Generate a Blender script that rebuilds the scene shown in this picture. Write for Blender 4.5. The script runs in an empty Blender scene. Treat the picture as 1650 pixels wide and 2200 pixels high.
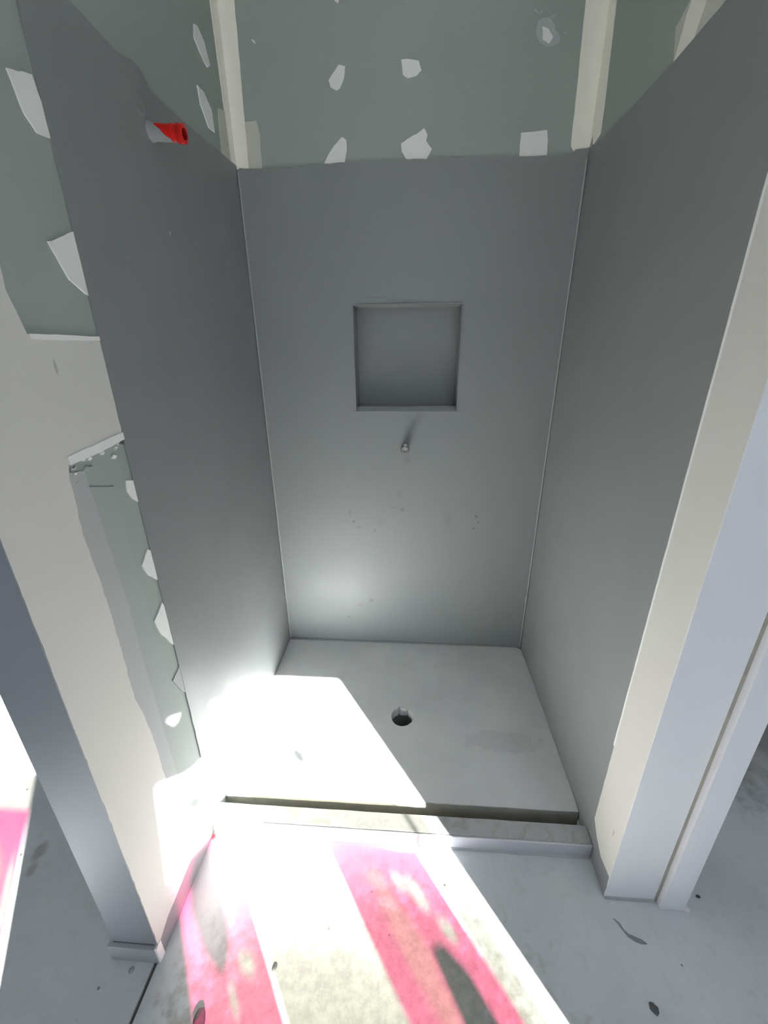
import bpy, bmesh, math, random
from mathutils import Vector, Matrix, noise
from mathutils.geometry import tessellate_polygon
random.seed(7)
SC = bpy.context.scene
COL = SC.collection

# ---------------------------------------------------------------- units
S = 1.2            # one survey unit = 1.2 m
ZB = -0.0353       # bathroom floor level in survey units
def m(x, y, z):    # survey coordinates -> metres, bathroom floor at z = 0
    return Vector((x * S, y * S, (z - ZB) * S))

# ---------------------------------------------------------------- camera
cam = bpy.data.cameras.new('camera')
camo = bpy.data.objects.new('camera', cam)
COL.objects.link(camo)
SC.camera = camo
cam.sensor_fit = 'VERTICAL'
cam.sensor_height = 36.0
cam.lens = 885.15 / 2200.0 * 36.0
cam.clip_start = 0.01
yaw, pit, rol = -0.0708, -0.37629, -0.01058
fw = Vector((math.sin(yaw) * math.cos(pit), math.cos(yaw) * math.cos(pit), math.sin(pit)))
rt = Vector((math.cos(yaw), -math.sin(yaw), 0))
up = rt.cross(fw)
rt2 = rt * math.cos(rol) + up * math.sin(rol)
up2 = up * math.cos(rol) - rt * math.sin(rol)
mw = Matrix((rt2, up2, -fw)).transposed().to_4x4()
mw.translation = m(0.47267, -1.31313, 1.06977)
camo.matrix_world = mw

# ---------------------------------------------------------------- world, sun, exposure
SUN_DIR = Vector((-0.714, 1.0, -0.746)).normalized()
world = bpy.data.worlds.new('sky')
SC.world = world
world.use_nodes = True
wt = world.node_tree
bg = wt.nodes['Background']
# bright hazy sky: paler towards the horizon, the same all round
tcw = wt.nodes.new('ShaderNodeTexCoord')
sxw = wt.nodes.new('ShaderNodeSeparateXYZ')
crw = wt.nodes.new('ShaderNodeValToRGB')
wt.links.new(tcw.outputs['Generated'], sxw.inputs[0])
wt.links.new(sxw.outputs['Z'], crw.inputs[0])
crw.color_ramp.elements[0].color = (0.72, 0.86, 1.0, 1)
crw.color_ramp.elements[1].color = (0.40, 0.62, 1.0, 1)
wt.links.new(crw.outputs['Color'], bg.inputs['Color'])
bg.inputs['Strength'].default_value = 3.0
sl = bpy.data.lights.new('sun', 'SUN')
sl.energy = 74.0
sl.angle = math.radians(0.32)
sl.color = (1.0, 0.99, 0.975)
so = bpy.data.objects.new('sun', sl)
COL.objects.link(so)
so.rotation_euler = SUN_DIR.to_track_quat('-Z', 'Y').to_euler()
so.location = (4, -8, 6)
SC.view_settings.view_transform = 'Standard'
SC.view_settings.look = 'None'
SC.view_settings.gamma = 1
SC.view_settings.use_curve_mapping = False
SC.view_settings.exposure = 0.38
SC.cycles.max_bounces = 14
SC.cycles.diffuse_bounces = 8
SC.cycles.transparent_max_bounces = 16
SC.cycles.caustics_reflective = False
SC.cycles.caustics_refractive = False

WY = -2.5                          # plane of the glazed wall behind the camera
WIN = {1: (1.18, 1.936), 2: (0.50, 0.874)}
SILL, HEAD = 0.85, 1.783
GX, GZ = 0.0225, 0.0235            # the panes stand this far off along the sun's path from the wall's inner face
for k, (a, b) in WIN.items():      # light portals in the two window openings
    pl = bpy.data.lights.new('window_portal', 'AREA')
    pl.shape = 'RECTANGLE'
    pl.size = (b - a) * S
    pl.size_y = (HEAD - SILL) * S
    pl.cycles.is_portal = True
    po = bpy.data.objects.new('window_portal', pl)
    COL.objects.link(po)
    po.location = m((a + b) / 2, WY - 0.05, (HEAD + SILL) / 2)
    po.rotation_euler = (math.radians(90), 0, 0)

# ---------------------------------------------------------------- helpers: nodes
class NT:
    def __init__(self, name):
        self.mat = bpy.data.materials.new(name)
        self.mat.use_nodes = True
        self.t = self.mat.node_tree
        self.p = self.t.nodes['Principled BSDF']
        self.out = self.t.nodes['Material Output']
        tc = self.t.nodes.new('ShaderNodeTexCoord')
        self.obj = tc.outputs['Object']
    def n(self, typ, **kw):
        nd = self.t.nodes.new(typ)
        for k, v in kw.items():
            setattr(nd, k, v)
        return nd
    def put(self, sock, v):
        if isinstance(v, bpy.types.NodeSocket):
            self.t.links.new(v, sock)
        else:
            sock.default_value = v
    def math(self, op, a, b=0.0, clamp=False):
        nd = self.n('ShaderNodeMath', operation=op, use_clamp=clamp)
        self.put(nd.inputs[0], a); self.put(nd.inputs[1], b)
        return nd.outputs[0]
    def noise(self, scale, detail=3.0, rough=0.5, vec=None, dist=0.0):
        nd = self.n('ShaderNodeTexNoise')
        nd.inputs['Scale'].default_value = scale
        nd.inputs['Detail'].default_value = detail
        nd.inputs['Roughness'].default_value = rough
        nd.inputs['Distortion'].default_value = dist
        self.put(nd.inputs['Vector'], vec or self.obj)
        return nd.outputs['Fac']
    def ramp(self, v, a, b, c=0.0, d=1.0, smooth=True):
        nd = self.n('ShaderNodeMapRange')
        if smooth: nd.interpolation_type = 'SMOOTHSTEP'
        self.put(nd.inputs['Value'], v)
        nd.inputs['From Min'].default_value = a; nd.inputs['From Max'].default_value = b
        nd.inputs['To Min'].default_value = c; nd.inputs['To Max'].default_value = d
        return nd.outputs['Result']
    def mix(self, f, a, b):
        nd = self.n('ShaderNodeMix', data_type='RGBA')
        self.put(nd.inputs[0], f)
        for s, v in ((nd.inputs[6], a), (nd.inputs[7], b)):
            self.put(s, v if isinstance(v, bpy.types.NodeSocket) else (*v, 1.0))
        return nd.outputs[2]
    def scaled(self, c, r):           # object coordinates shifted to c and divided by r
        a = self.n('ShaderNodeVectorMath', operation='SUBTRACT')
        self.put(a.inputs[0], self.obj); a.inputs[1].default_value = c
        b = self.n('ShaderNodeVectorMath', operation='DIVIDE')
        self.put(b.inputs[0], a.outputs[0]); b.inputs[1].default_value = r
        return b.outputs[0]
    def spot(self, c, r, wob=0.0, hard=0.45):   # soft elliptical stain
        v = self.scaled(c, r)
        ln = self.n('ShaderNodeVectorMath', operation='LENGTH')
        self.put(ln.inputs[0], v)
        d = ln.outputs['Value']
        if wob:
            d = self.math('ADD', d, self.math('MULTIPLY', self.math('SUBTRACT', self.noise(40, 3), 0.5), wob))
        return self.ramp(d, hard, 1.0, 1.0, 0.0)
    def base(self, v):
        self.put(self.p.inputs['Base Color'], v if isinstance(v, bpy.types.NodeSocket) else (*v, 1.0))
    def rough(self, v):
        self.put(self.p.inputs['Roughness'], v)
    def bump(self, h, strength=0.2, dist=0.002):
        nd = self.n('ShaderNodeBump')
        nd.inputs['Strength'].default_value = strength
        nd.inputs['Distance'].default_value = dist
        self.put(nd.inputs['Height'], h)
        self.t.links.new(nd.outputs['Normal'], self.p.inputs['Normal'])

def simple(name, col, rough=0.6, metal=0.0, var=0.06, scale=9.0, bump=0.12, bdist=0.001):
    n = NT(name)
    f = n.noise(scale, 4)
    n.base(n.mix(f, tuple(c * (1 - var) for c in col), tuple(min(1, c * (1 + var)) for c in col)))
    n.rough(rough); n.p.inputs['Metallic'].default_value = metal
    n.bump(n.noise(scale * 14, 4), bump, bdist)
    return n.mat

# ---------------------------------------------------------------- materials
def coat_mat():
    n = NT('grey_waterproof_membrane')
    f = n.noise(2.2, 4, 0.55)
    c = n.mix(f, (0.238, 0.250, 0.252), (0.272, 0.283, 0.284))
    c = n.mix(n.math('MULTIPLY', n.ramp(n.noise(7, 5, 0.6), 0.52, 0.72), 0.12), c, (0.30, 0.313, 0.315))
    # dark scuffs on the back wall below the outlet (x, z in survey units, radii, strength)
    for x, z, rx, rz, a in ((.273,.513,.007,.009,.5),(.262,.545,.010,.022,.16),(.292,.49,.016,.007,.22),(.346,.479,.006,.008,.45),
                            (.241,.509,.010,.004,.28),(.693,.538,.006,.006,.6),(.701,.517,.005,.005,.5),(.688,.495,.006,.005,.5),
                            (.60,.525,.022,.035,.13),(.443,.559,.010,.007,.3),(.412,.567,.017,.005,.2),(.43,.61,.014,.02,.12),
                            (.329,.191,.012,.010,.32),(.241,.114,.010,.007,.3),(.285,.17,.02,.006,.18),(.37,.51,.02,.015,.13),(.455,.735,.02,.018,.14)):
        p = m(x, 0, z)
        c = n.mix(n.math('MULTIPLY', n.spot(p, (rx * S, 0.012, rz * S), 0.9, 0.2), a), c, (0.05, 0.052, 0.055))
    # pale flecks of plaster on the membrane
    vo = n.n('ShaderNodeTexVoronoi'); vo.inputs['Scale'].default_value = 4.3
    n.put(vo.inputs['Vector'], n.obj)
    c = n.mix(n.ramp(vo.outputs['Distance'], 0.012, 0.02, 0.75, 0.0), c, (0.62, 0.63, 0.62))
    n.base(c)
    n.rough(n.ramp(n.noise(5, 3), 0.3, 0.7, 0.42, 0.55))
    h = n.math('ADD', n.math('MULTIPLY', n.noise(5, 3), 1.0), n.math('MULTIPLY', n.noise(120, 3), 0.07))
    n.bump(h, 0.35, 0.004)
    return n.mat

def greenboard_mat():
    n = NT('green_plasterboard_paper')
    f = n.noise(3, 4)
    c = n.mix(f, (0.335, 0.380, 0.350), (0.375, 0.422, 0.388))
    n.base(c); n.rough(0.75)
    n.bump(n.noise(180, 3), 0.1, 0.0006)
    return n.mat

def cream_mat():
    n = NT('cream_setting_plaster')
    f = n.noise(2.5, 4, 0.6)
    c = n.mix(f, (0.65, 0.635, 0.59), (0.71, 0.695, 0.655))
    c = n.mix(n.math('MULTIPLY', n.ramp(n.noise(16, 5, 0.65), 0.55, 0.8), 0.25), c, (0.70, 0.70, 0.68))
    for q, r, a in ((m(0, -.765, 1.052), (.02, .004, .016), .5), (m(.9, -.735, .135), (.02, .003, .018), .5)):
        c = n.mix(n.math('MULTIPLY', n.spot(q, r, 0.5, 0.3), a), c, (0.25, 0.24, 0.22))
    n.base(c); n.rough(0.8)
    n.bump(n.noise(60, 4), 0.2, 0.0012)
    return n.mat

def floor_mat():
    n = NT('raw_concrete_slab')
    f = n.noise(3.2, 6, 0.6)
    c = n.mix(n.ramp(f, 0.3, 0.7), (0.58, 0.60, 0.62), (0.66, 0.675, 0.69))
    # trowel streaks
    st = n.n('ShaderNodeMapping'); st.inputs['Rotation'].default_value = (0, 0, 0.9); st.inputs['Scale'].default_value = (90, 9, 1)
    n.put(st.inputs['Vector'], n.obj)
    c = n.mix(n.math('MULTIPLY', n.ramp(n.noise(1.0, 4, 0.6, st.outputs[0]), 0.5, 0.75), 0.11), c, (0.33, 0.325, 0.30))
    c = n.mix(n.math('MULTIPLY', n.ramp(n.noise(26, 6, 0.7), 0.52, 0.68), 0.14), c, (0.33, 0.32, 0.29))
    # pale patch by the kerb: stronger sunlight put into the colour, ragged edge
    # beige concrete in the middle of the approach, darkened to stand in for shade
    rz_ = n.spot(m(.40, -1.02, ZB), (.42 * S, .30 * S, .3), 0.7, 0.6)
    raw_dim = n.mix(n.ramp(n.noise(38, 6, 0.75), 0.35, 0.65), (0.29, 0.285, 0.25), (0.40, 0.395, 0.35))
    c = n.mix(n.math('MULTIPLY', rz_, 0.9), c, raw_dim)
    ds = n.spot(m(.20, -.74, ZB), (.26 * S, .15 * S, .3), 0.8, 0.35)
    c = n.mix(n.math('MULTIPLY', ds, 0.85), c, (0.57, 0.57, 0.555))
    # brown marks on the left part of the floor
    for x, y, rx, ry, a in ((-.398,-.755,.02,.03,.5), (-.385,-.79,.015,.02,.4), (-.003,-.697,.014,.010,.9)):
        c = n.mix(n.math('MULTIPLY', n.spot(m(x, y, ZB), (rx * S, ry * S, .1), 0.9, 0.3), a), c,
                  (0.16, 0.13, 0.11) if x < -.1 else (0.50, 0.10, 0.08))
    # brown floor in the space on the right, its dim light put into the colour
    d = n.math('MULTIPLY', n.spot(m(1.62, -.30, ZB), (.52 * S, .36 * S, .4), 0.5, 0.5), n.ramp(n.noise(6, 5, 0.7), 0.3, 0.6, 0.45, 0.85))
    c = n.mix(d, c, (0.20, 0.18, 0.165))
    vo = n.n('ShaderNodeTexVoronoi'); vo.inputs['Scale'].default_value = 22
    n.put(vo.inputs['Vector'], n.obj)
    wn = n.n('ShaderNodeTexWhiteNoise'); n.put(wn.inputs['Vector'], vo.outputs['Position'])
    sp = n.math('MULTIPLY', n.ramp(vo.outputs['Distance'], 0.045, 0.085, 0.85, 0.0), n.math('GREATER_THAN', wn.outputs['Value'], 0.72))
    c = n.mix(sp, c, (0.13, 0.12, 0.11))
    n.base(c)
    n.rough(n.ramp(n.noise(9, 4), 0.3, 0.7, 0.42, 0.62))
    h = n.math('ADD', n.math('MULTIPLY', n.noise(7, 4), 0.8), n.math('MULTIPLY', n.noise(90, 4), 0.12))
    n.bump(h, 0.25, 0.003)
    return n.mat

def base_mat():
    n = NT('screeded_shower_concrete')
    f = n.noise(4.5, 6, 0.6)
    c = n.mix(n.ramp(f, 0.3, 0.7), (0.70, 0.70, 0.695), (0.79, 0.79, 0.78))
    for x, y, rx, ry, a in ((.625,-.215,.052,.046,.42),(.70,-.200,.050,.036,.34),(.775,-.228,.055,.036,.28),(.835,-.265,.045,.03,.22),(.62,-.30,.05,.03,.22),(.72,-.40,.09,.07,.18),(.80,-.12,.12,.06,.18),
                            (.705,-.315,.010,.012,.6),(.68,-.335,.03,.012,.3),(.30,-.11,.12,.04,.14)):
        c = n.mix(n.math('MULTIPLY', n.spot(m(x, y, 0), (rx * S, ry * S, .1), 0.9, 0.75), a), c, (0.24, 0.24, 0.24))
    # beige tone growing towards the front edge, broken up by noise
    sx = n.n('ShaderNodeSeparateXYZ'); n.put(sx.inputs[0], n.obj)
    e = n.math('MULTIPLY', n.ramp(sx.outputs['Y'], -.560 * S, -.615 * S), n.ramp(n.noise(30, 5, 0.7), 0.35, 0.65, 0.2, 0.9))
    c = n.mix(e, c, (0.36, 0.35, 0.30))
    n.base(c)
    n.rough(0.6)
    h = n.math('ADD', n.math('MULTIPLY', n.noise(8, 4), 0.8), n.math('MULTIPLY', n.noise(100, 4), 0.1))
    n.bump(h, 0.25, 0.003)
    return n.mat

def kerb_mat():
    n = NT('painted_mortar_kerb')
    c = n.mix(n.noise(5, 4), (0.47, 0.475, 0.48), (0.53, 0.53, 0.53))
    c = n.mix(n.math('MULTIPLY', n.ramp(n.noise(24, 6, 0.7, None, 1.0), 0.50, 0.64), 0.55), c, (0.34, 0.33, 0.29))
    n.base(c); n.rough(0.5)
    n.bump(n.noise(70, 4), 0.2, 0.0015)
    return n.mat

M = dict(
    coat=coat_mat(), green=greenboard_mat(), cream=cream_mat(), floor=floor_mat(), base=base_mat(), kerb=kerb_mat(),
    patch=simple('white_filler', (0.87, 0.87, 0.845), 0.8, var=0.05, scale=30),
    skim=simple('grey_skim_coat', (0.44, 0.455, 0.45), 0.8, var=0.05, scale=10),
    splash=simple('thin_filler_smear', (0.47, 0.51, 0.51), 0.8, var=0.15, scale=60),
    tape=simple('cream_joint_compound', (0.92, 0.90, 0.815), 0.8, var=0.05, scale=14),
    tape2=simple('grey_joint_compound', (0.60, 0.60, 0.53), 0.8, var=0.06, scale=14),
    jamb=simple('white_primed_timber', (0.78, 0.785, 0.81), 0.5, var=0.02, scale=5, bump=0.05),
    jamb2=simple('shaded_primed_timber', (0.25, 0.27, 0.30), 0.55, var=0.03, scale=5, bump=0.05),  # left jamb: primed timber darkened to stand in for shade
    bead=simple('pale_sealant', (0.40, 0.415, 0.42), 0.45, var=0.05, scale=30),
    gap=simple('dark_joint_dirt', (0.12, 0.115, 0.10), 0.9, var=0.2, scale=40),
    mortar=simple('brown_mortar_dirt', (0.37, 0.36, 0.31), 0.9, var=0.2, scale=30, bump=0.4, bdist=0.003),
    white=simple('white_ceiling_paint', (0.82, 0.82, 0.815), 0.8, var=0.02, scale=6),
    chrome=simple('chrome_brass', (0.55, 0.54, 0.52), 0.22, 1.0, var=0.1, scale=60, bump=0.05),
    bore=simple('pale_plug', (0.72, 0.70, 0.66), 0.5, var=0.05, scale=60),
    red=simple('red_plastic', (0.72, 0.012, 0.008), 0.32, var=0.12, scale=40, bump=0.05),
    pipein=simple('grey_pvc', (0.20, 0.205, 0.205), 0.5, var=0.15, scale=20),
    black=simple('dark_drain_water', (0.03, 0.031, 0.033), 0.8, var=0.2, scale=20),
    chip=simple('dark_chip', (0.10, 0.10, 0.10), 0.8, var=0.3, scale=60),
    sleeve=simple('membrane_paint_on_pipe', (0.30, 0.315, 0.32), 0.55, var=0.1, scale=50),
    ground=simple('pale_paving', (0.40, 0.41, 0.42), 0.85, var=0.1, scale=2),
    paper=simple('brown_shade_paper', (0.50, 0.42, 0.30), 0.8, var=0.05, scale=10),
    alu=simple('grey_aluminium_frame', (0.35, 0.36, 0.37), 0.4, 0.6, var=0.03, scale=10),
)

def glass_mat():
    n = NT('window_glass')
    tr = n.n('ShaderNodeBsdfTransparent'); tr.inputs['Color'].default_value = (0.96, 0.975, 0.97, 1)
    gl = n.n('ShaderNodeBsdfGlossy'); gl.inputs['Roughness'].default_value = 0.02
    mx = n.n('ShaderNodeMixShader')
    mx.inputs[0].default_value = 0.04; n.put(mx.inputs[1], tr.outputs[0]); n.put(mx.inputs[2], gl.outputs[0])
    n.put(n.out.inputs['Surface'], mx.outputs[0])
    return n.mat
def film_mat(name, stops, axis='X', spots=(), wob=0.03):
    """tinted see-through film; stops = (position in survey units, colour) along one axis of the sheet,
    spots = (x, z, rx, rz, colour) thinner or clearer places"""
    n = NT(name)
    sx = n.n('ShaderNodeSeparateXYZ'); n.put(sx.inputs[0], n.obj)
    sh = GX if axis == 'X' else GZ - ZB
    x0, x1 = stops[0][0], stops[-1][0]
    w_ = n.math('MULTIPLY', n.math('SUBTRACT', n.noise(7, 3), 0.5), wob)
    v = n.ramp(n.math('ADD', sx.outputs[axis], w_), (x0 + sh) * S, (x1 + sh) * S, 0, 1, False)
    cr = n.n('ShaderNodeValToRGB')
    el = cr.color_ramp.elements
    while len(el) < len(stops): el.new(0.5)
    for e_, (x, c) in zip(el, stops):
        e_.position = (x - x0) / max(1e-6, x1 - x0); e_.color = (*c, 1)
    n.put(cr.inputs[0], v)
    col = cr.outputs[0]
    for x, z, rx, rz, c in spots:
        col = n.mix(n.spot(m(x + GX, WY - .0317, z + GZ), (rx * S, 1.0, rz * S), 0.5, 0.4), col, c)
    tr = n.n('ShaderNodeBsdfTransparent'); n.put(tr.inputs['Color'], col)
    gl = n.n('ShaderNodeBsdfGlossy'); gl.inputs['Roughness'].default_value = 0.2
    mx = n.n('ShaderNodeMixShader'); mx.inputs[0].default_value = 0.03
    n.put(mx.inputs[1], tr.outputs[0]); n.put(mx.inputs[2], gl.outputs[0])
    n.put(n.out.inputs['Surface'], mx.outputs[0])
    return n.mat
PINK = (0.42, 0.145, 0.24)
LPINK = (0.40, 0.23, 0.24)
HAZE = (.355, .348, .322)
M['glass'] = glass_mat()
M['film_l'] = film_mat('pink_protective_film', [(1.10, PINK), (1.40, PINK)], spots=(
    (1.290, 1.222, .011, .040, HAZE), (1.302, 1.150, .024, .020, HAZE), (1.262, 1.112, .010, .024, HAZE)))
M['film_r'] = film_mat('pink_protective_film_creased', [(1.565, PINK), (1.79, PINK)], spots=(
    (1.655, 1.17, .040, .13, LPINK), (1.650, 1.265, .03, .02, LPINK), (1.700, 1.262, .018, .020, HAZE), (1.727, 1.248, .022, .034, HAZE), (1.748, 1.205, .020, .022, HAZE)))
M['film_b'] = film_mat('pink_protective_film_plain', [(0.6, PINK), (0.79, PINK)], spots=((.745, 1.23, .03, .06, LPINK), (.785, 1.20, .012, .09, HAZE)))
M['haze'] = film_mat('sun_dimming_film', [(0, HAZE), (2, HAZE)])
M['sun_fade'] = film_mat('sun_fade_clear_film', [(1.09, HAZE), (1.15, (.40, .39, .37)), (1.23, (.62, .615, .60)), (1.29, (.96, .96, .955))], 'Z', wob=0.10)
M['smoke'] = film_mat('grey_shade_film', [(0, (.25, .235, .215)), (2, (.25, .235, .215))])

# ---------------------------------------------------------------- helpers: meshes
def link(name, bm, mat, parent=None, smooth=False, kind=None):
    bmesh.ops.recalc_face_normals(bm, faces=bm.faces)
    me = bpy.data.meshes.new(name)
    bm.to_mesh(me); bm.free()
    me.materials.append(M[mat] if isinstance(mat, str) else mat)
    if smooth:
        for p in me.polygons: p.use_smooth = True
        me.set_sharp_from_angle(angle=math.radians(40))
    o = bpy.data.objects.new(name, me)
    COL.objects.link(o)
    if parent: o.parent = parent
    if kind: o['kind'] = kind
    return o
def struct(o, label, cat=None):
    o['kind'] = 'structure'; o['label'] = label
    return o
def thing(name, label, cat, loc, group=None):
    o = bpy.data.objects.new(name, None); COL.objects.link(o)
    o.empty_display_size = 0.05
    o.location = loc; o['label'] = label; o['category'] = cat
    if group: o['group'] = group
    return o
def box(bm, a, b, bevel=0.0):        # a, b opposite corners in survey units
    a, b = m(*a), m(*b)
    c = (a + b) / 2; d = b - a
    t = bmesh.new()
    bmesh.ops.create_cube(t, size=1.0, matrix=Matrix.Translation(c) @ Matrix.Diagonal((abs(d.x), abs(d.y), abs(d.z), 1)))
    if bevel:
        bmesh.ops.bevel(t, geom=t.edges[:], offset=bevel, segments=2, affect='EDGES', profile=0.6)
    tmp = bpy.data.meshes.new('t'); t.to_mesh(tmp); t.free(); bm.from_mesh(tmp); bpy.data.meshes.remove(tmp)
def rough_line(pts, step=0.02, amp=0.0015, seed=0, closed=True):
    """subdivide an outline and roughen it a little"""
    out = []
    k = len(pts)
    for i in range(k if closed else k - 1):
        p, q = pts[i], pts[(i + 1) % k]
        L = math.hypot(q[0] - p[0], q[1] - p[1]); n = max(1, int(L / step))
        for j in range(n):
            t = j / n
            x = p[0] + (q[0] - p[0]) * t; y = p[1] + (q[1] - p[1]) * t
            if j or amp == 0 or True:
                v = noise.noise_vector(Vector((x * 60 + seed, y * 60, seed * 1.7)))
                x += v.x * amp; y += v.y * amp
            out.append((x, y))
    if not closed: out.append(pts[-1])
    return out
def plate(bm, axis, pts, d0, d1):
    """closed outline on a wall plane extruded from depth d0 (back) to d1 (face).
    axis 'x': pts are (y,z); 'y': (x,z); 'z': (x,y)"""
    def at(p, d):
        return m(d, p[0], p[1]) if axis == 'x' else m(p[0], d, p[1]) if axis == 'y' else m(p[0], p[1], d)
    f = [bm.verts.new(at(p, d1)) for p in pts]
    b = [bm.verts.new(at(p, d0)) for p in pts]
    k = len(pts)
    for t3 in tessellate_polygon([[Vector((p[0], p[1], 0)) for p in pts]]):
        for r in (f, b):
            try: bm.faces.new([r[j] for j in t3])
            except ValueError: pass
    for i in range(k):
        bm.faces.new((f[i], b[i], b[(i + 1) % k], f[(i + 1) % k]))
def on_wall(name, axis, pts, d0, d1, mat, parent, amp=0.0015, step=0.012, seed=0):
    bm = bmesh.new()
    plate(bm, axis, rough_line(pts, step, amp, seed) if amp else pts, d0, d1)
    return link(name, bm, mat, parent)
def tube(bm, p0, p1, r0, r1=None, seg=28, cap=True):
    """tapered cylinder between two points (metres)"""
    r1 = r0 if r1 is None else r1
    ax = (p1 - p0); L = ax.length
    bmesh.ops.create_cone(bm, cap_ends=cap, cap_tris=False, segments=seg, radius1=r0, radius2=r1, depth=L,
                          matrix=Matrix.Translation((p0 + p1) / 2) @ ax.to_track_quat('Z', 'Y').to_matrix().to_4x4())
def lathe(bm, origin, axis, prof, seg=32):
    """prof = (distance along axis, radius) pairs, metres"""
    q = axis.to_track_quat('Z', 'Y')
    rings = []
    for d, r in prof:
        rings.append([bm.verts.new(origin + q @ Vector((r * math.cos(2 * math.pi * i / seg), r * math.sin(2 * math.pi * i / seg), d))) for i in range(seg)])
    for a, b in zip(rings, rings[1:]):
        for i in range(seg):
            bm.faces.new((a[i], a[(i + 1) % seg], b[(i + 1) % seg], b[i]))
    return rings

# ================================================================ ROOM SHELL
CZ = 2.05                     # ceiling height
W = 0.9                       # shower width
YL, YR = -0.9125, -0.7600     # front ends of the left and right wall
XO, XI = -2.3, 2.6            # outer walls of the space
YB = 1.0                      # back of the neighbouring spaces
T = 0.0015                    # thickness of the membrane coat

# floor: slab in front of and around the recess, with a saw-cut joint running forward from the left wall
bm = bmesh.new()
box(bm, (XO, WY, ZB - .08), (-.0125, YB, ZB))
box(bm, (-.0055, WY, ZB - .08), (W + .05, -.662, ZB))
box(bm, (W + .05, WY, ZB - .08), (XI, YB, ZB))
box(bm, (W + .0008, -.662, ZB - .08), (W + .05, YB, ZB)); box(bm, (-.0125, -.662, ZB - .08), (-.0008, YB, ZB))
box(bm, (-.02, -.70, ZB - .16), (W + .06, .12, ZB - .081))
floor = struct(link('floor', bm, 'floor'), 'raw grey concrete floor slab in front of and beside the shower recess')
bm = bmesh.new(); box(bm, (-.013, WY, ZB - .08), (-.005, -.60, ZB - .006))
link('saw_cut_joint', bm, 'gap', floor)

# ceiling
bm = bmesh.new(); box(bm, (XO, WY - .1, CZ), (XI, YB, CZ + .06))
struct(link('ceiling', bm, 'white'), 'white ceiling above the shower and the room')

# outer walls
bm = bmesh.new(); box(bm, (XO - .08, WY - .1, ZB), (XO, YB + .08, CZ))
struct(link('wall_far_left', bm, 'white'), 'plain wall closing the space on the far left')
bm = bmesh.new(); box(bm, (XI, WY - .1, ZB), (XI + .08, YB + .08, CZ))
struct(link('wall_far_right', bm, 'white'), 'plain wall closing the space on the far right')
bm = bmesh.new()
box(bm, (XO, YB, ZB), (XI, YB + .08, CZ))
struct(link('wall_rear', bm, 'white'), 'plain wall behind the shower enclosure')
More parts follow.
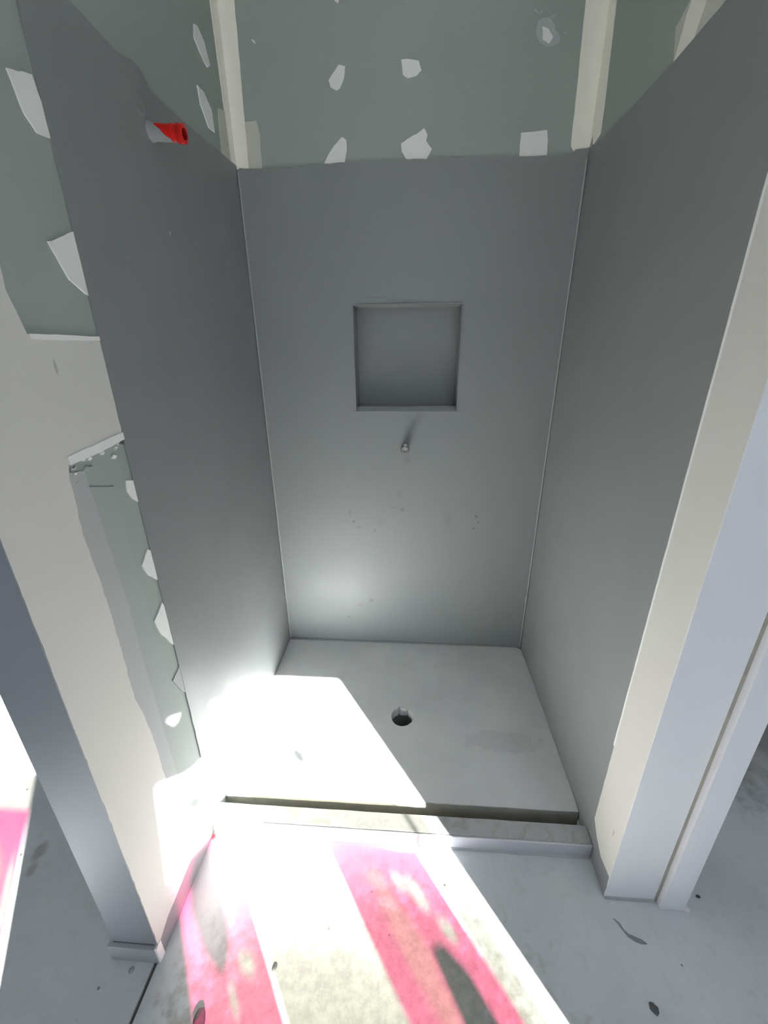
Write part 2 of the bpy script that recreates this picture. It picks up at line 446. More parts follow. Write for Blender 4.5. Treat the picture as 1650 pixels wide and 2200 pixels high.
# glazed wall behind the camera
bm = bmesh.new()
y0, y1 = WY - .1, WY
box(bm, (XO, y0, ZB), (WIN[2][0], y1, CZ))
box(bm, (WIN[2][1], y0, ZB), (WIN[1][0], y1, CZ))
box(bm, (WIN[1][1], y0, ZB), (XI, y1, CZ))
for k in (1, 2):
    a, b = WIN[k]
    box(bm, (a, y0, HEAD), (b, y1, CZ)); box(bm, (a, y0, ZB), (b, y1, SILL))
struct(link('wall_front', bm, 'white'), 'white wall with two windows behind the viewer')
for k in (1, 2):
    a, b = WIN[k]
    bm = bmesh.new()
    box(bm, (a, WY - .06, SILL), (a + .0005, WY - .01, HEAD)); box(bm, (b - .0005, WY - .06, SILL), (b, WY - .01, HEAD))
    box(bm, (a, WY - .06, SILL), (b, WY - .01, SILL + .03)); box(bm, (a, WY - .06, HEAD - .0005), (b, WY - .01, HEAD))
    w = struct(link('window_%d' % k, bm, 'alu'), ['aluminium window behind the viewer on the right', 'wide aluminium window behind the viewer on the left'][k - 1])
    bm = bmesh.new(); box(bm, (a, WY - .036, SILL), (b, WY - .033, HEAD)); link('pane', bm, 'glass', w)
    if k == 1:
        def sheet(name, pts, mat, d): 
            b_ = bmesh.new(); plate(b_, 'y', [(x_ + GX, z_ + GZ) for x_, z_ in pts], WY - .032 + d, WY - .0315 + d); return link(name, b_, mat, w)
        sheet('tinted_film', [(1.15, .98), (1.357, .98), (1.348, 1.12), (1.336, 1.318), (1.15, 1.312)], 'film_l', 0)
        sheet('tinted_film', [(1.586, .98), (1.792, .98), (1.785, 1.313), (1.567, 1.318)], 'film_r', 0)
        sheet('dimming_film', [(1.788, .98), (1.836, .98), (1.836, 1.40), (1.788, 1.40)], 'haze', .001)  # this and the next three: unseen sheets added to weaken the sun
        sheet('dimming_film', [(1.565, 1.314), (1.80, 1.314), (1.80, 1.352), (1.565, 1.352)], 'haze', .0016)
        sheet('dimming_film', [(1.42, 1.353), (1.80, 1.353), (1.80, 1.405), (1.40, 1.405)], 'haze', .0016)
        sheet('dimming_film', [(1.28, 1.310), (1.336, 1.316), (1.336, 1.352), (1.28, 1.352)], 'haze', .0016)
        sheet('sun_fade_film', [(1.3585, .98), (1.585, .98), (1.568, 1.295), (1.3385, 1.295)], 'sun_fade', .001)  # unseen sheet added to fade the sun towards the front floor
        sheet('shade_cutout', [(1.12, 1.30), (1.12, 1.757), (1.25, 1.757), (1.256, 1.706), (1.268, 1.688), (1.279, 1.704), (1.284, 1.757),
                                (1.367, 1.757), (1.352, 1.66), (1.325, 1.585), (1.312, 1.562), (1.285, 1.551), (1.254, 1.549), (1.206, 1.566),
                                (1.200, 1.52), (1.192, 1.44), (1.176, 1.30)], 'paper', .002)  # unseen cut-out added, outlined to cast the curved shadow on the left wall
        sheet('shade_film', [(1.205, 1.20), (1.222, 1.155), (1.245, 1.135), (1.266, 1.150), (1.278, 1.19), (1.280, 1.24), (1.270, 1.30), (1.235, 1.30), (1.212, 1.25)], 'smoke', .002)  # unseen sheet added to cast the grey patch beside the left streak
        sheet('shade_cutout', [(1.685, .98), (1.745, .98), (1.742, 1.0), (1.738, 1.16), (1.715, 1.19), (1.69, 1.18), (1.675, 1.10)], 'paper', .002)  # unseen piece added to cast the dark patch inside the right streak
        for x, z in ((1.2656, 1.451), (1.593, 1.491)):
            sheet('shade_dot', [(x + .018 * math.cos(t * .5236), z + .021 * math.sin(t * .5236)) for t in range(12)], 'paper', .002)  # unseen dots added and sized to cast two small shadows
    elif k == 2:
        bm = bmesh.new(); plate(bm, 'y', [(.60, 1.10), (.815, 1.10), (.823, 1.25), (.825, 1.357), (.60, 1.357)], WY - .032, WY - .0315)
        link('tinted_film', bm, 'film_b', w)
        bm = bmesh.new(); plate(bm, 'y', [(.60, 1.357), (.875, 1.357), (.875, 1.425), (.60, 1.44)], WY - .032, WY - .0315)
        link('dimming_film', bm, 'haze', w)  # unseen sheet added to weaken the sun on the left floor
# paving outside
bm = bmesh.new(); box(bm, (-14, -16, ZB - .2), (16, WY - .1, ZB - .1))
struct(link('floor_outside', bm, 'ground'), 'pale paving outside the windows')

# ================================================================ BACK WALL
NX0, NX1, NZ0, NZ1, ND = 0.2966, 0.6066, 0.8897, 1.1869, 0.085
bm = bmesh.new()
t = .0025
e = .004
box(bm, (-.0859, t, ZB), (NX0 - e, .1, CZ)); box(bm, (NX1 + e, t, ZB), (W + .164, .1, CZ))
box(bm, (NX0 - e, t, ZB), (NX1 + e, .1, NZ0 - e)); box(bm, (NX0 - e, t, NZ1 + e), (NX1 + e, .1, CZ))
wall_back = struct(link('wall_back', bm, 'green'), 'green plasterboard back wall of the shower recess')
top = [(-.002, 1.512), (.0083, 1.516), (.0768, 1.5128), (.15, 1.5155), (.2256, 1.5188), (.3951, 1.522), (.5961, 1.5202), (.7468, 1.5171), (.8266, 1.5172), (.8581, 1.519), (.868, 1.527), (.902, 1.53)]
tl = rough_line(top, .01, .0016, 3, closed=False)
bm = bmesh.new()
plate(bm, 'y', [(-.002, NZ1), (W + .002, NZ1)] + tl[::-1], t, 0)
plate(bm, 'y', [(-.002, -.003), (W + .002, -.003), (W + .002, NZ0), (-.002, NZ0)], t, 0)
plate(bm, 'y', [(-.002, NZ0), (NX0, NZ0), (NX0, NZ1), (-.002, NZ1)], t, 0)
plate(bm, 'y', [(NX1, NZ0), (W + .002, NZ0), (W + .002, NZ1), (NX1, NZ1)], t, 0)
coat_b = link('waterproof_coat', bm, 'coat', wall_back)
# niche: a painted box let into the wall, with a slightly proud rim
bm = bmesh.new()
g = .0012
def quad(bm, *ps):
    bm.faces.new([bm.verts.new(m(*p)) for p in ps])
a0, a1, b0, b1 = NX0, NX1, NZ0, NZ1
quad(bm, (a0, ND, b0), (a1, ND, b0), (a1, ND, b1), (a0, ND, b1))
quad(bm, (a0, 0, b0), (a1, 0, b0), (a1, ND, b0), (a0, ND, b0))
quad(bm, (a0, 0, b1), (a0, ND, b1), (a1, ND, b1), (a1, 0, b1))
quad(bm, (a0, 0, b0), (a0, ND, b0), (a0, ND, b1), (a0, 0, b1))
quad(bm, (a1, 0, b0), (a1, 0, b1), (a1, ND, b1), (a1, ND, b0))
niche = link('niche', bm, 'coat', wall_back)
bm = bmesh.new()                      # pale fillet sloping out along the ledge, added so it reads as lit
fv = [[bm.verts.new(m(x, yy, zz)) for yy, zz in ((-.001, b0), (.016, b0 + .0105), (.030, b0 + .012), (.030, b0))] for x in (a0 + .0005, a1 - .0005)]
for i in range(4): bm.faces.new((fv[0][i], fv[1][i], fv[1][(i + 1) % 4], fv[0][(i + 1) % 4]))
bm.faces.new(fv[0][::-1]); bm.faces.new(fv[1])
link('ledge_fillet', bm, 'bead', wall_back)
bmesh_e = bmesh.new()
r = .006
for (p, q) in (((a0 - r, b0 - r), (a1 + r, b0)), ((a0 - r, b1), (a1 + r, b1 + .004)), ((a0 - .002, b0), (a0, b1)), ((a1, b0), (a1 + .002, b1))):
    box(bmesh_e, (p[0], -.0022, p[1]), (q[0], .001, q[1]), bevel=.0009)
link('niche_rim', bmesh_e, 'coat', wall_back)
bm = bmesh.new()
box(bm, (a0 + .03, -.0012, b1 + .017), (a0 + .10, .001, b1 + .019), bevel=.0004)
box(bm, (a0 + .095, -.0012, b1 + .009), (a0 + .20, .001, b1 + .011), bevel=.0004)
link('paint_ridge', bm, 'coat', wall_back)
# filler spots over the screws (x, z)
SPOTS_B = [
 [(.266, 1.833), (.284, 1.818), (.293, 1.833), (.28, 1.845)],
 [(.2817, 1.7118), (.2963, 1.7087), (.2931, 1.6875), (.2817, 1.6663), (.2723, 1.6631), (.2588, 1.6698), (.255, 1.683), (.2625, 1.693)],
 [(.4322, 1.7138), (.4522, 1.7138), (.4745, 1.7095), (.4804, 1.6925), (.4694, 1.6828), (.4471, 1.6786), (.4369, 1.6858)],
 [(.2831, 1.5732), (.2935, 1.5662), (.2939, 1.5474), (.2865, 1.5169), (.262, 1.5138), (.2302, 1.5148), (.2425, 1.5347), (.2618, 1.556)],
 [(.4899, 1.5824), (.4984, 1.5684), (.4964, 1.5573), (.5109, 1.54), (.5042, 1.5289), (.4952, 1.5159), (.4488, 1.5174), (.4344, 1.5379), (.4331, 1.5539), (.4483, 1.5636), (.4716, 1.5711)],
 [(.7301, 1.5647), (.758, 1.5664), (.7926, 1.5679), (.7974, 1.5487), (.7976, 1.5135), (.7703, 1.5125), (.7311, 1.5138), (.7294, 1.54)],
]
for i, pts in enumerate(SPOTS_B):
    on_wall('filler_patch', 'y', pts, t, t - .0012, 'patch', wall_back, amp=.0016, step=.008, seed=i)
on_wall('filler_patch', 'y', [(.7521, 1.7712), (.7697, 1.7719), (.7817, 1.7605), (.7854, 1.7485), (.8005, 1.7376), (.8006, 1.7296), (.789, 1.7229), (.7678, 1.7231), (.7517, 1.7334), (.7443, 1.7504), (.7444, 1.7661)],
        t, t - .0009, 'splash', wall_back, amp=.004, step=.006, seed=9)
on_wall('filler_patch', 'y', [(.757, 1.757), (.772, 1.753), (.783, 1.738), (.776, 1.728), (.761, 1.735)], t, t - .0012, 'patch', wall_back, amp=.003, step=.006, seed=12)
for q in ([(.735, 1.783), (.750, 1.777), (.756, 1.786), (.746, 1.780), (.738, 1.788)], [(.770, 1.774), (.786, 1.778), (.780, 1.772)], [(.805, 1.744), (.815, 1.748), (.812, 1.741)]):
    on_wall('filler_smear', 'y', q, t, t - .0008, 'splash', wall_back, amp=.0015, step=.005, seed=4)
on_wall('filler_smear', 'y', [(.071, 1.766), (.077, 1.765), (.082, 1.758), (.076, 1.760)], t, t - .0008, 'patch', wall_back, amp=.0006, step=.004, seed=5)
# taped corner joints, back wall halves
on_wall('joint_compound', 'y', [(-.002, 1.512), (.0315, 1.512), (.034, 1.62), (.040, 1.83), (.042, CZ), (-.002, CZ)], t, t - .0012, 'tape', wall_back, amp=.0012, step=.02, seed=1)
on_wall('joint_compound', 'y', [(.0, 1.511), (.0677, 1.511), (.0699, 1.588), (.0645, 1.6125), (.0279, 1.611), (.0, 1.605)], t, t - .0008, 'tape2', wall_back, amp=.0014, step=.01, seed=2)
on_wall('joint_compound', 'y', [(.902, 1.525), (.862, 1.5245), (.8545, 1.535), (.8515, 1.66), (.8470, 1.80), (.842, CZ), (.902, CZ)], t, t - .0012, 'tape', wall_back, amp=.0012, step=.02, seed=6)
for i, (x0_, x1_, z_) in enumerate(((.035, .13, .016), (.53, .60, .012), (.03, .06, .028))):
    bm = bmesh.new(); tube(bm, m(x0_, .0002, z_), m(x1_, .0002, z_ - .002), .0018, .0008, seg=8); link('paint_ridge', bm, 'bead', wall_back, smooth=True)
# corner sealant beads
for x in (0.003, W - .003):
    bm = bmesh.new(); tube(bm, m(x, -.001, .004), m(x, -.001, 1.508), .0026, seg=10)
    link('sealant_bead', bm, 'bead', wall_back, smooth=True)
bm = bmesh.new()
tube(bm, m(.003, -.0015, .003), m(W - .003, -.0015, .003), .004, seg=8)
link('floor_fillet', bm, 'coat', wall_back, smooth=True)
bm = bmesh.new(); tube(bm, m(.895, -.004, .205), m(.897, -.004, .235), .004, seg=8); link('sealant_drip', bm, 'bead', wall_back, smooth=True)

# ================================================================ LEFT WALL
bm = bmesh.new(); box(bm, (-.0859, YL, ZB), (-t, t, CZ))
wall_left = struct(link('wall_left', bm, 'green'), 'left shower wall with cream plastered front edge and dark grey membrane')
cl = [(-.5762, 1.5144), (-.5254, 1.5118), (-.476, 1.5087), (-.4316, 1.5194), (-.415, 1.519), (-.4024, 1.5125), (-.386, 1.5012), (-.3571, 1.501), (-.2914, 1.5029), (-.2239, 1.5071), (-.0808, 1.5174), (-.03, 1.52), (0.0, 1.522)]
YW = -.6695
pts = [(0, -.003), (YW + .01, -.003), (YW, .10), (YW, 1.5165), (-.62, 1.5155)] + cl
pts2 = rough_line(pts[:3], .05, 0) [:-1]
coat_l = on_wall('waterproof_coat', 'x', [(0, -.003), (-.640, -.003), (-.663, .03), (YW, .10), (YW + .001, .45), (YW - .001, .8), (YW, 1.2), (YW, 1.5165), (-.62, 1.5155)] + cl, -t, 0, 'coat', wall_left, amp=.0010, step=.014, seed=3)
# membrane turned up along the floor in front of the kerb
on_wall('waterproof_upstand', 'x', [(-.638, ZB), (YL + .002, ZB), (YL + .002, .004), (-.875, .018), (-.80, .024), (-.70, .026), (-.655, .036), (-.638, .05)], -t, -.0003, 'coat', wall_left, amp=.0016, step=.01, seed=8)
# cream set plaster along the front edge, with a cross band
CREAM = [(YL, ZB + .001), (YL, CZ), (-.806, CZ), (-.7985, 1.50), (-.785, 1.33), (-.789, 1.26), (-.8008, 1.1681), (-.8047, 1.1394), (-.7931, 1.0912), (-.7509, 1.0902), (-.658, 1.0901), (-.658, .945),
         (-.7402, .936), (-.7881, .9339), (-.796, .9062), (-.8009, .8234), (-.7948, .7084), (-.7959, .6098), (-.798, .5115), (-.7885, .4577), (-.7832, .3815), (-.7829, .3187), (-.78, .2), (-.775, .05), (-.775, ZB + .001)]
on_wall('cream_plaster', 'x', CREAM, -t, -.0004, 'cream', wall_left, amp=.0022, step=.012, seed=11)
on_wall('plaster_ridge', 'x', [(-.669, .948), (-.669, .936), (-.72, .929), (-.787, .924), (-.789, .936), (-.74, .941)], -t, .0004, 'patch', wall_left, amp=.0010, step=.01, seed=13)
on_wall('plaster_ridge', 'x', [(-.669, 1.092), (-.669, 1.086), (-.75, 1.085), (-.79, 1.086), (-.79, 1.092)], -t, .0002, 'patch', wall_left, amp=.0010, step=.01, seed=14)
on_wall('skim_coat', 'x', [(-.805, .915), (-.766, .91), (-.760, .80), (-.754, .68), (-.7554, .555), (-.7515, .29), (-.745, .05), (-.80, .05)], -t, -.0011, 'skim', wall_left, amp=.0016, step=.012, seed=15)
on_wall('skim_coat', 'x', [(-.766, .885), (-.716, .87), (-.712, .60), (-.70, .30), (-.69, .03), (-.76, .03)], -t, -.0013, simple('feathered_skim', (.38, .41, .395), .8), wall_left, amp=.0016, step=.012, seed=16)
# torn paper chips below the band
rng = random.Random(5)
for i in range(26):
    y = rng.uniform(-.785, -.672); z = .925 + (y + .785) * .12 - abs(rng.gauss(0, .012)); s = rng.uniform(.002, .006)
    on_wall('paper_chip', 'x', [(y - s, z), (y + s * .3, z + s * .7), (y + s * 1.4, z + s * .2), (y + s * .4, z - s * .5)], -t, -.0006, 'patch' if i % 2 else 'gap' if i % 5 == 0 else 'skim', wall_left, amp=0)
SPOTS_L = [
 [(-.1553, 1.7129), (-.1369, 1.7192), (-.1093, 1.7074), (-.0935, 1.6762), (-.1098, 1.6628), (-.1423, 1.6755), (-.1626, 1.6874)],
 [(-.1788, 1.6035), (-.1467, 1.6038), (-.1183, 1.5875), (-.1165, 1.546), (-.146, 1.543), (-.1757, 1.5715)],
 [(-.7135, 1.376), (-.6746, 1.3881), (-.661, 1.3297), (-.6915, 1.3252), (-.7031, 1.3385)],
 [(-.7198, 1.2029), (-.6626, 1.2285), (-.6625, 1.1443), (-.6747, 1.1491), (-.6997, 1.1633)],
 [(-.6872, .8713), (-.6583, .8615), (-.6588, .8168), (-.6833, .8387), (-.6902, .8535)],
 [(-.6767, .7383), (-.6536, .7219), (-.6564, .6552), (-.6904, .6935), (-.6995, .7176)],
 [(-.672, .6214), (-.6617, .5874), (-.6627, .5089), (-.6982, .5712), (-.7049, .6027)],
 [(-.6684, .4637), (-.6514, .4383), (-.6546, .3638), (-.6851, .4229), (-.6969, .4539)],
]
for i, p in enumerate(SPOTS_L):
    on_wall('filler_patch', 'x', p, -t, -.0006, 'patch' if i != 7 else 'skim', wall_left, amp=.0018, step=.008, seed=20 + i)
on_wall('joint_compound', 'x', [(0, 1.515), (-.032, 1.515), (-.036, 1.62), (-.045, 1.81), (-.048, CZ), (0, CZ)], -t, -.0002, 'tape', wall_left, amp=.0012, step=.02, seed=30)
on_wall('joint_compound', 'x', [(0, 1.515), (-.086, 1.512), (-.082, 1.57), (-.0741, 1.6086), (0, 1.63)], -t, -.0007, 'tape2', wall_left, amp=.0016, step=.01, seed=31)
# raised ring of membrane around an old hole above the pipe
bm = bmesh.new()
c0 = m(0, -.4346, 1.462)
lathe(bm, c0 + Vector((-.001, 0, 0)), Vector((1, 0, 0)), [(0, .020), (.0028, .017), (.0034, .013), (.0026, .008), (.0022, .0)], 24)
link('membrane_boss', bm, 'coat', wall_left, smooth=True)

# primed timber jamb on the end of the left wall, standing on a plinth block
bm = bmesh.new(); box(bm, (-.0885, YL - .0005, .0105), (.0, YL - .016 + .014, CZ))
trim1 = struct(link('trim_1', bm, 'jamb2'), 'primed jamb, toned grey for shade, on the front end of the left wall')
bm = bmesh.new()
box(bm, (-.097, -.9225, ZB), (-.002, YL, .0108), bevel=.0022)
link('plinth_block', bm, simple('pale_primed_block', (.40, .425, .455), .55), trim1)
bm = bmesh.new(); box(bm, (-.0885, YL - .0028, .0108), (-.006, YL - .0015, .0128)); link('shadow_gap', bm, 'gap', trim1)
bm = bmesh.new(); box(bm, (-.003, -.9215, ZB + .002), (.0022, YL + .006, .0118), bevel=.0015); link('end_cap', bm, 'patch', trim1)
bm = bmesh.new(); tube(bm, m(-.050, -.934, ZB), m(-.050, -.934, ZB + .0022), .0065, .003, seg=14); link('filled_fixing', bm, 'bead', floor, smooth=True)

# ================================================================ RIGHT WALL
XR = W
bm = bmesh.new(); box(bm, (XR + t, YR, ZB), (XR + .16, t, CZ))
wall_right = struct(link('wall_right', bm, 'green'), 'right shower wall with cream plaster strip and dark grey membrane')
YWR = -.6664
on_wall('waterproof_coat', 'x', [(0, -.003), (-.645, -.003), (-.660, .03), (YWR, .08), (YWR, .6), (YWR - .0008, 1.0), (YWR, 1.5165), (-.486, 1.518), (-.42, 1.515), (-.366, 1.513), (-.2, 1.515), (-.06, 1.520), (-.022, 1.522), (-.012, 1.548), (0, 1.530)],
        XR + t, XR, 'coat', wall_right, amp=.0010, step=.014, seed=41)
on_wall('waterproof_upstand', 'x', [(-.64, ZB), (YR, ZB), (YR, .030), (-.745, .030), (-.7185, .0268), (-.690, .045), (-.668, .068), (-.64, .08)], XR + t, XR + .0003, 'coat', wall_right, amp=.002, step=.01, seed=42)
on_wall('cream_plaster', 'x', [(YR, ZB + .001), (YR, CZ), (-.655, CZ), (-.655, ZB + .001)], XR + t, XR + .0004, 'cream', wall_right, amp=.0006, step=.02, seed=43)
on_wall('plaster_ridge', 'x', [(-.664, .30), (-.6685, .30), (-.6688, 1.5), (-.664, 1.5)], XR + t, XR - .0003, 'patch', wall_right, amp=.0008, step=.02, seed=44)
on_wall('filler_patch', 'x', [(-.3848, 1.5805), (-.367, 1.5718), (-.3446, 1.5644), (-.3614, 1.510), (-.4033, 1.5005), (-.4851, 1.4971), (-.495, 1.5174), (-.46, 1.60)], XR + t, XR + .0007, 'tape2', wall_right, amp=.003, step=.008, seed=45)
on_wall('filler_patch', 'x', [(-.395, 1.600), (-.376, 1.5618), (-.362, 1.510), (-.410, 1.5005), (-.430, 1.55), (-.455, 1.60)], XR + t, XR + .0005, 'tape', wall_right, amp=.002, step=.008, seed=47)
on_wall('joint_compound', 'x', [(0, 1.525), (-.058, 1.535), (-.055, 1.60), (-.0377, 1.772), (-.035, CZ), (0, CZ)], XR + t, XR + .0002, 'tape', wall_right, amp=.0016, step=.02, seed=46)

# white door jamb on the end of the right wall with a proud stop
bm = bmesh.new()
box(bm, (XR + .0006, YR - .0012, ZB), (1.0125, YR + .012, CZ), bevel=.0008)
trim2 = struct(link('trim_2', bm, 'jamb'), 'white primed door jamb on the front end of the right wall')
bm = bmesh.new(); box(bm, (1.0095, -.7752, ZB), (1.0580, YR + .10, CZ), bevel=.0012); link('door_stop', bm, 'jamb', trim2)
bm = bmesh.new(); box(bm, (1.0040, YR - .0022, ZB), (1.0095, YR - .0008, CZ)); link('shadow_line', bm, 'mortar', trim2)  # thin brown strip painted in as the shadow line beside the stop
bm = bmesh.new(); tube(bm, m(XR + .002, YR - .002, ZB + .0015), m(1.004, YR - .002, ZB + .0015), .004, seg=8); link('sealant_bead', bm, 'bead', trim2, smooth=True)
bm = bmesh.new(); bmesh.ops.create_icosphere(bm, subdivisions=2, radius=.008, matrix=Matrix.Translation(m(1.064, -.772, ZB + .001)) @ Matrix.Diagonal((1.2, .9, .5, 1)))
link('filler_dab', bm, 'patch', trim2, smooth=True)

# ================================================================ SHOWER BASE AND KERB
FY = -.608                       # front edge of the screed
DC, DR = (.4545, -.349), .0345
base = thing('shower_base', 'pale grey concrete shower base with a round drain hole near its middle', 'shower base', m(.45, -.31, ZB))
inv = Matrix.Translation(-base.location)
bm = bmesh.new()
seg = 40
ring = []
rr = random.Random(2)
for i in range(seg):
    a = 2 * math.pi * i / seg
    r = DR * (1 + .02 * math.sin(3 * a + 1) + rr.uniform(-.012, .012))
    ring.append((DC[0] + r * math.cos(a), DC[1] + r * math.sin(a)))
# two little nicks on the far rim
for i in (7, 12):
    x, y = ring[i]; ring[i] = (x + (x - DC[0]) * .12, y + (y - DC[1]) * .22)
outer = []
ed = rough_line([(.0005, -.0005), (.0005, FY)], .03, .0008, 1, False)[:-1] + rough_line([(.0005, FY), (W - .0005, FY + .003)], .02, .0012, 2, False)[:-1] + \
     rough_line([(W - .0005, FY + .003), (W - .0005, -.035)], .03, .0008, 3, False)[:-1] + [(W - .002, -.018), (W - .009, -.008), (W - .024, -.0015)] + rough_line([(W - .03, -.0005), (.0005, -.0005)], .04, .0006, 4, False)
def zt(x, y):                    # falls a little to the front edge
    d = max(0.0, (FY + .035 - y) / .035)
    k = max(0., (x - .45) / .45)
    return -(.0008 + .0035 * k) * d * d
vo_ = [bm.verts.new(m(x, y, zt(x, y))) for x, y in ed]
vi_ = [bm.verts.new(m(x, y, 0)) for x, y in ring]
eo = [bm.edges.new((vo_[i], vo_[(i + 1) % len(vo_)])) for i in range(len(vo_))]
ei = [bm.edges.new((vi_[i], vi_[(i + 1) % seg])) for i in range(seg)]
bmesh.ops.triangle_fill(bm, edges=eo + ei, use_beauty=True)
lo = [bm.verts.new(m(x, y, ZB - .035)) for x, y in ed]
for i in range(len(vo_)):
    j = (i + 1) % len(vo_)
    bm.faces.new((vo_[i], lo[i], lo[j], vo_[j]))
li = [bm.verts.new(m(DC[0] + (x - DC[0]) * .97, DC[1] + (y - DC[1]) * .97, -.03)) for x, y in ring]
for i in range(seg):
    j = (i + 1) % seg
    bm.faces.new((vi_[j], li[j], li[i], vi_[i]))
bm.transform(inv)
link('screed', bm, 'base', base)
bm = bmesh.new()
lathe(bm, m(DC[0], DC[1], -.028), Vector((0, 0, -1)), [(0, DR * S * .97), (.05, DR * S * .95), (.07, DR * S * .92), (.075, DR * S * .95), (.13, DR * S * .95)], 36)
bm.transform(inv); link('drain_pipe', bm, 'pipein', base, smooth=True)
bm = bmesh.new()
bmesh.ops.create_circle(bm, cap_ends=True, segments=36, radius=DR * S * .95, matrix=Matrix.Translation(m(DC[0], DC[1], -.028) + Vector((0, 0, -.065))))
bm.transform(inv); link('drain_water', bm, 'black', base)
bm = bmesh.new(); box(bm, (.0005, -.661, ZB - .045), (W - .0005, FY - .002, ZB - .033)); bm.transform(inv); link('gutter_dirt', bm, 'mortar', base)
# a dark mortar face at the front of the screed
bm = bmesh.new()
prev = None
fr = rough_line([(.001, FY), (W - .001, FY + .003)], .02, .0012, 2, False)
for x, y in fr:
    z = zt(x, y) - .0012
    v = (bm.verts.new(m(x, y - .0012, z)), bm.verts.new(m(x, y - .0018, z - .010)), bm.verts.new(m(x, y - .0008, ZB - .033)))
    if prev:
        bm.faces.new((prev[0], v[0], v[1], prev[1])); bm.faces.new((prev[1], v[1], v[2], prev[2]))
    prev = v
bm.transform(inv); link('front_edge', bm, 'mortar', base)

kerb = thing('shower_kerb', 'low painted mortar kerb across the front of the shower base', 'kerb', m(.45, -.662, ZB))
inv = Matrix.Translation(-kerb.location)
KT, KB, KF = .0074, -.6425, -.685
bm = bmesh.new()
nx = 60
rows = []
for i in range(nx + 1):
    x = .0008 + (W - .0016) * i / nx
    k = lambda s: noise.noise(Vector((x * 14, s * 5.1, 0))) * .0009
    rows.append([bm.verts.new(m(x, yy, zz)) for yy, zz in ((KB, ZB - .032), (KB + k(1), KT - .0014), (KB - .0012 + k(1), KT + k(2)), (KF + .004 + k(3), KT + k(4)), (KF + k(3), KT - .003), (KF + k(5), ZB))])
for a, b in zip(rows, rows[1:]):
    for i in range(5):
        bm.faces.new((a[i], b[i], b[i + 1], a[i + 1]))
bm.faces.new(rows[0]); bm.faces.new(rows[-1][::-1])
bm.transform(inv); link('kerb_body', bm, 'kerb', kerb)
bm = bmesh.new(); box(bm, (.0, KF - .0022, ZB + .003), (W - .0008, KF - .0004, KT - .001), bevel=.0006); bm.transform(inv); link('front_face', bm, simple('grey_kerb_paint', (.46, .47, .51), .5, var=.04, scale=12), kerb)
bm = bmesh.new(); tube(bm, m(.001, KF - .0012, KT - .0005), m(W - .002, KF - .0012, KT - .0005), .0026, seg=10); bm.transform(inv); link('edge_angle', bm, simple('pale_edge_paint', (.56, .57, .60), .45), kerb, smooth=True)
bm = bmesh.new()
pr = None
for i in range(61):
    x = .001 + (W - .003) * i / 60; r = .0040 + .0012 * noise.noise(Vector((x * 25, 3, 1)))
    p = m(x, KF - .002, ZB + .0005)
    q = [bm.verts.new(p + Vector((0, -r * 1.4, 0))), bm.verts.new(p + Vector((0, -r * .6, r * .8))), bm.verts.new(p + Vector((0, .003, r * 1.5)))]
    if pr:
        bm.faces.new((pr[0], q[0], q[1], pr[1])); bm.faces.new((pr[1], q[1], q[2], pr[2]))
    pr = q
bm.transform(inv); link('sealant_bead', bm, 'bead', kerb, smooth=True)

# ================================================================ RED SHOWER PIPE STUB (left wall)
rp = thing('pipe_stub', 'red capped shower pipe stub splashed with grey membrane paint, high on left wall', 'pipe', m(0, -.4125, 1.434))
ax = Vector((1, -.02, -.10)).normalized()
o0 = Vector((0, 0, 0))
bm = bmesh.new()
lathe(bm, o0 - ax * .004, ax, [(0, .0148), (.052, .0148), (.053, .0162), (.056, .0162), (.057, .0148), (.061, .0148), (.062, .0166), (.072, .0166), (.0735, .0172), (.078, .0172), (.0785, .0158), (.0785, .0105)], 32)
link('pipe', bm, 'red', rp, smooth=True)
bm = bmesh.new()
lathe(bm, o0 - ax * .004, ax, [(.0785, .0105), (.056, .0100), (.056, .0001)], 32)
link('plug_bore', bm, simple('dark_red_plastic', (.30, .004, .004), .4), rp, smooth=True)
bm = bmesh.new()
for d in (.0665, .0705):
    lathe(bm, o0 - ax * .004, ax, [(d - .001, .0164), (d, .0176), (d + .001, .0164)], 32)
link('thread', bm, simple('darker_red_thread', (.35, .005, .006), .35), rp, smooth=True)
bm = bmesh.new()                                                  # paint skin cut off on a slant
seg = 36
q = ax.to_track_quat('Z', 'Y')
upv = Vector((0, 0, 1)); side = ax.cross(upv).normalized()
A = []; Bv = []; Cc = []
for i in range(seg):
    a = 2 * math.pi * i / seg
    dv = upv * math.cos(a) + side * math.sin(a)
    L = .036 - .021 * math.cos(a - .5) + .002 * math.sin(5 * a)
    A.append(bm.verts.new(o0 - ax * .003 + dv * .019)); Bv.append(bm.verts.new(o0 + ax * .008 + dv * .0158)); Cc.append((bm.verts.new(o0 + ax * L + dv * .0155), bm.verts.new(o0 + ax * (L + .0006) + dv * .0149)))
for i in range(seg):
    j = (i + 1) % seg
    bm.faces.new((A[i], A[j], Bv[j], Bv[i])); bm.faces.new((Bv[i], Bv[j], Cc[j][0], Cc[i][0])); bm.faces.new((Cc[i][0], Cc[j][0], Cc[j][1], Cc[i][1]))
link('paint_sleeve', bm, 'sleeve', rp, smooth=True)

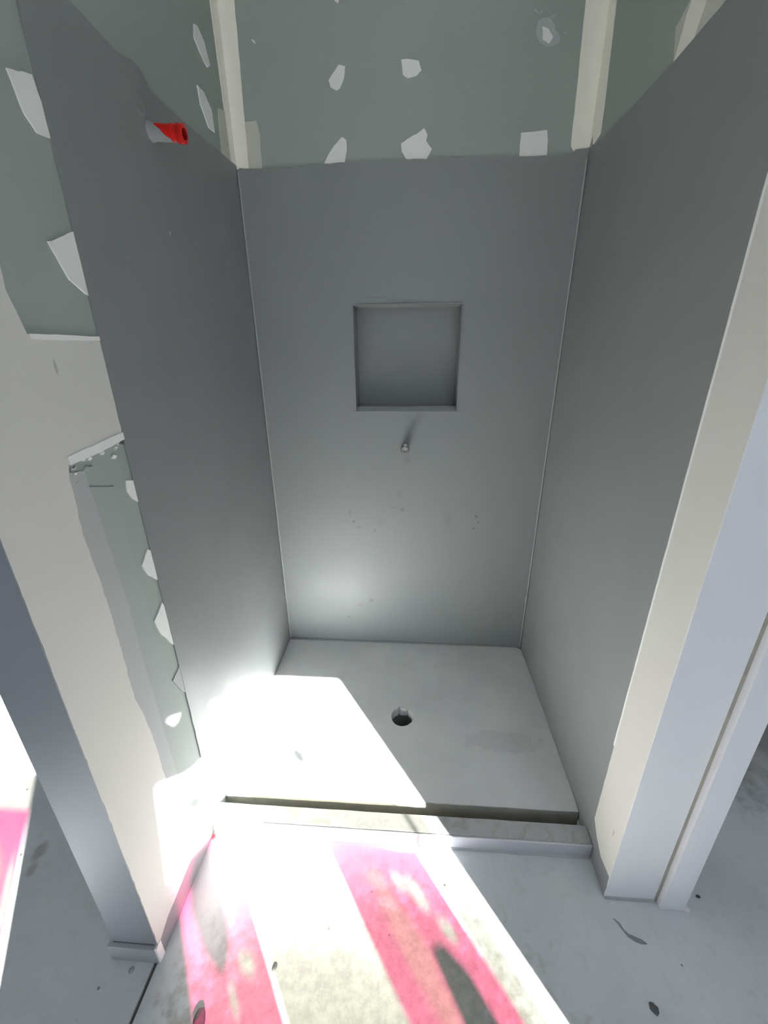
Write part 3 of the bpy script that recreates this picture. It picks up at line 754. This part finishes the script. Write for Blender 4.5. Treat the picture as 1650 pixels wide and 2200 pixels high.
# ================================================================ MIXER OUTLET (back wall)
ou = thing('water_outlet', 'small chrome threaded pipe outlet sticking out of the back wall below the niche', 'outlet', m(.4508, 0, .776))
ax = Vector((0, -1, 0))
bm = bmesh.new()
lathe(bm, Vector((0, .004, 0)), ax, [(0, .0150), (.020, .0150), (.021, .0166), (.025, .0166), (.026, .0148), (.032, .0148)], 32)
link('pipe', bm, 'chrome', ou, smooth=True)
bm = bmesh.new()
for k in range(5):
    d = .034 + k * .005
    lathe(bm, Vector((0, .004, 0)), ax, [(d - .002, .0138), (d, .0160), (d + .002, .0138)], 32)
lathe(bm, Vector((0, .004, 0)), ax, [(.032, .0148), (.058, .0138), (.060, .0132), (.060, .0085)], 32)
link('thread', bm, 'chrome', ou, smooth=True)
bm = bmesh.new()
lathe(bm, Vector((0, .004, 0)), ax, [(.060, .0085), (.052, .0080)], 32)
link('bore', bm, 'gap', ou, smooth=True)
bm = bmesh.new()
bmesh.ops.create_circle(bm, cap_ends=True, segments=28, radius=.0079, matrix=Matrix.Translation((0, -.0500, 0)) @ Matrix.Rotation(math.radians(90), 4, 'X'))
link('plug', bm, 'bore', ou)

# ================================================================ LITTLE THINGS ON THE FLOOR
def crumb(name, label, cat, x, y, sx, sy, sz, mat, seed, group=None, rot=0):
    bm = bmesh.new()
    bmesh.ops.create_icosphere(bm, subdivisions=2, radius=1)
    for v in bm.verts:
        k = 1 + .35 * noise.noise(v.co * 1.7 + Vector((seed, 0, 0)))
        v.co = Vector((v.co.x * sx * k, v.co.y * sy * k, max(-.15, v.co.z) * sz * k))
    bm.transform(Matrix.Rotation(rot, 4, 'Z'))
    mn = min(v.co.z for v in bm.verts)
    bm.transform(Matrix.Translation((0, 0, -mn)))
    o = link(name, bm, mat)
    o.location = m(x, y, ZB); o['label'] = label; o['category'] = cat
    if group: o['group'] = group
    return o
crumb('mortar_lump', 'dark grey lump of mortar on the floor at the bottom left of the lit strip', 'debris', .112, -.990, .013, .018, .014, 'chip', 1.3)
crumb('mortar_chip', 'dark chip of mortar lying alone on the shaded floor at lower right', 'debris', .921, -.9223, .008, .011, .004, 'chip', 2.1, rot=.6)
crumb('stone_chip', 'dark oval chip lying on the sunlit floor between the pink streaks', 'debris', .2238, -.913, .005, .008, .003, 'chip', 3.1, rot=-.4)
crumb('grit', 'tiny dark grit beside the right door jamb, on the bare floor', 'debris', 1.103, -.748, .006, .004, .002, 'chip', 4.4)
# dried scrap of sealant by the right jamb
path = [(.905, -.797), (.9127, -.8054), (.917, -.815), (.9231, -.8229), (.934, -.828), (.945, -.831), (.9538, -.8336)]
rad = [.0012, .0030, .0022, .0038, .0055, .0050, .0012]
bm = bmesh.new(); pr = None
o_ = m(.93, -.82, ZB)
for i, ((x, y), r) in enumerate(zip(path, rad)):
    p = m(x, y, ZB) - o_
    d = (m(*path[min(i + 1, 6)], ZB) - m(*path[max(i - 1, 0)], ZB)).normalized(); s = Vector((-d.y, d.x, 0))
    q = [bm.verts.new(p + s * r), bm.verts.new(p + s * r * .4 + Vector((0, 0, r * .5 + .0008))), bm.verts.new(p - s * r * .5 + Vector((0, 0, r * .4 + .0008))), bm.verts.new(p - s * r)]
    if pr:
        for k in range(3): bm.faces.new((pr[k], q[k], q[k + 1], pr[k + 1]))
        bm.faces.new((pr[3], q[3], q[0], pr[0]))
    else: bm.faces.new(q)
    pr = q
bm.faces.new(pr[::-1])
sc = link('sealant_scrap', bm, simple('grey_scrap', (.23, .24, .25), .7))
sc.location = o_
sc['label'] = 'thin curled grey scrap on the floor in front of the right door jamb'; sc['category'] = 'debris'
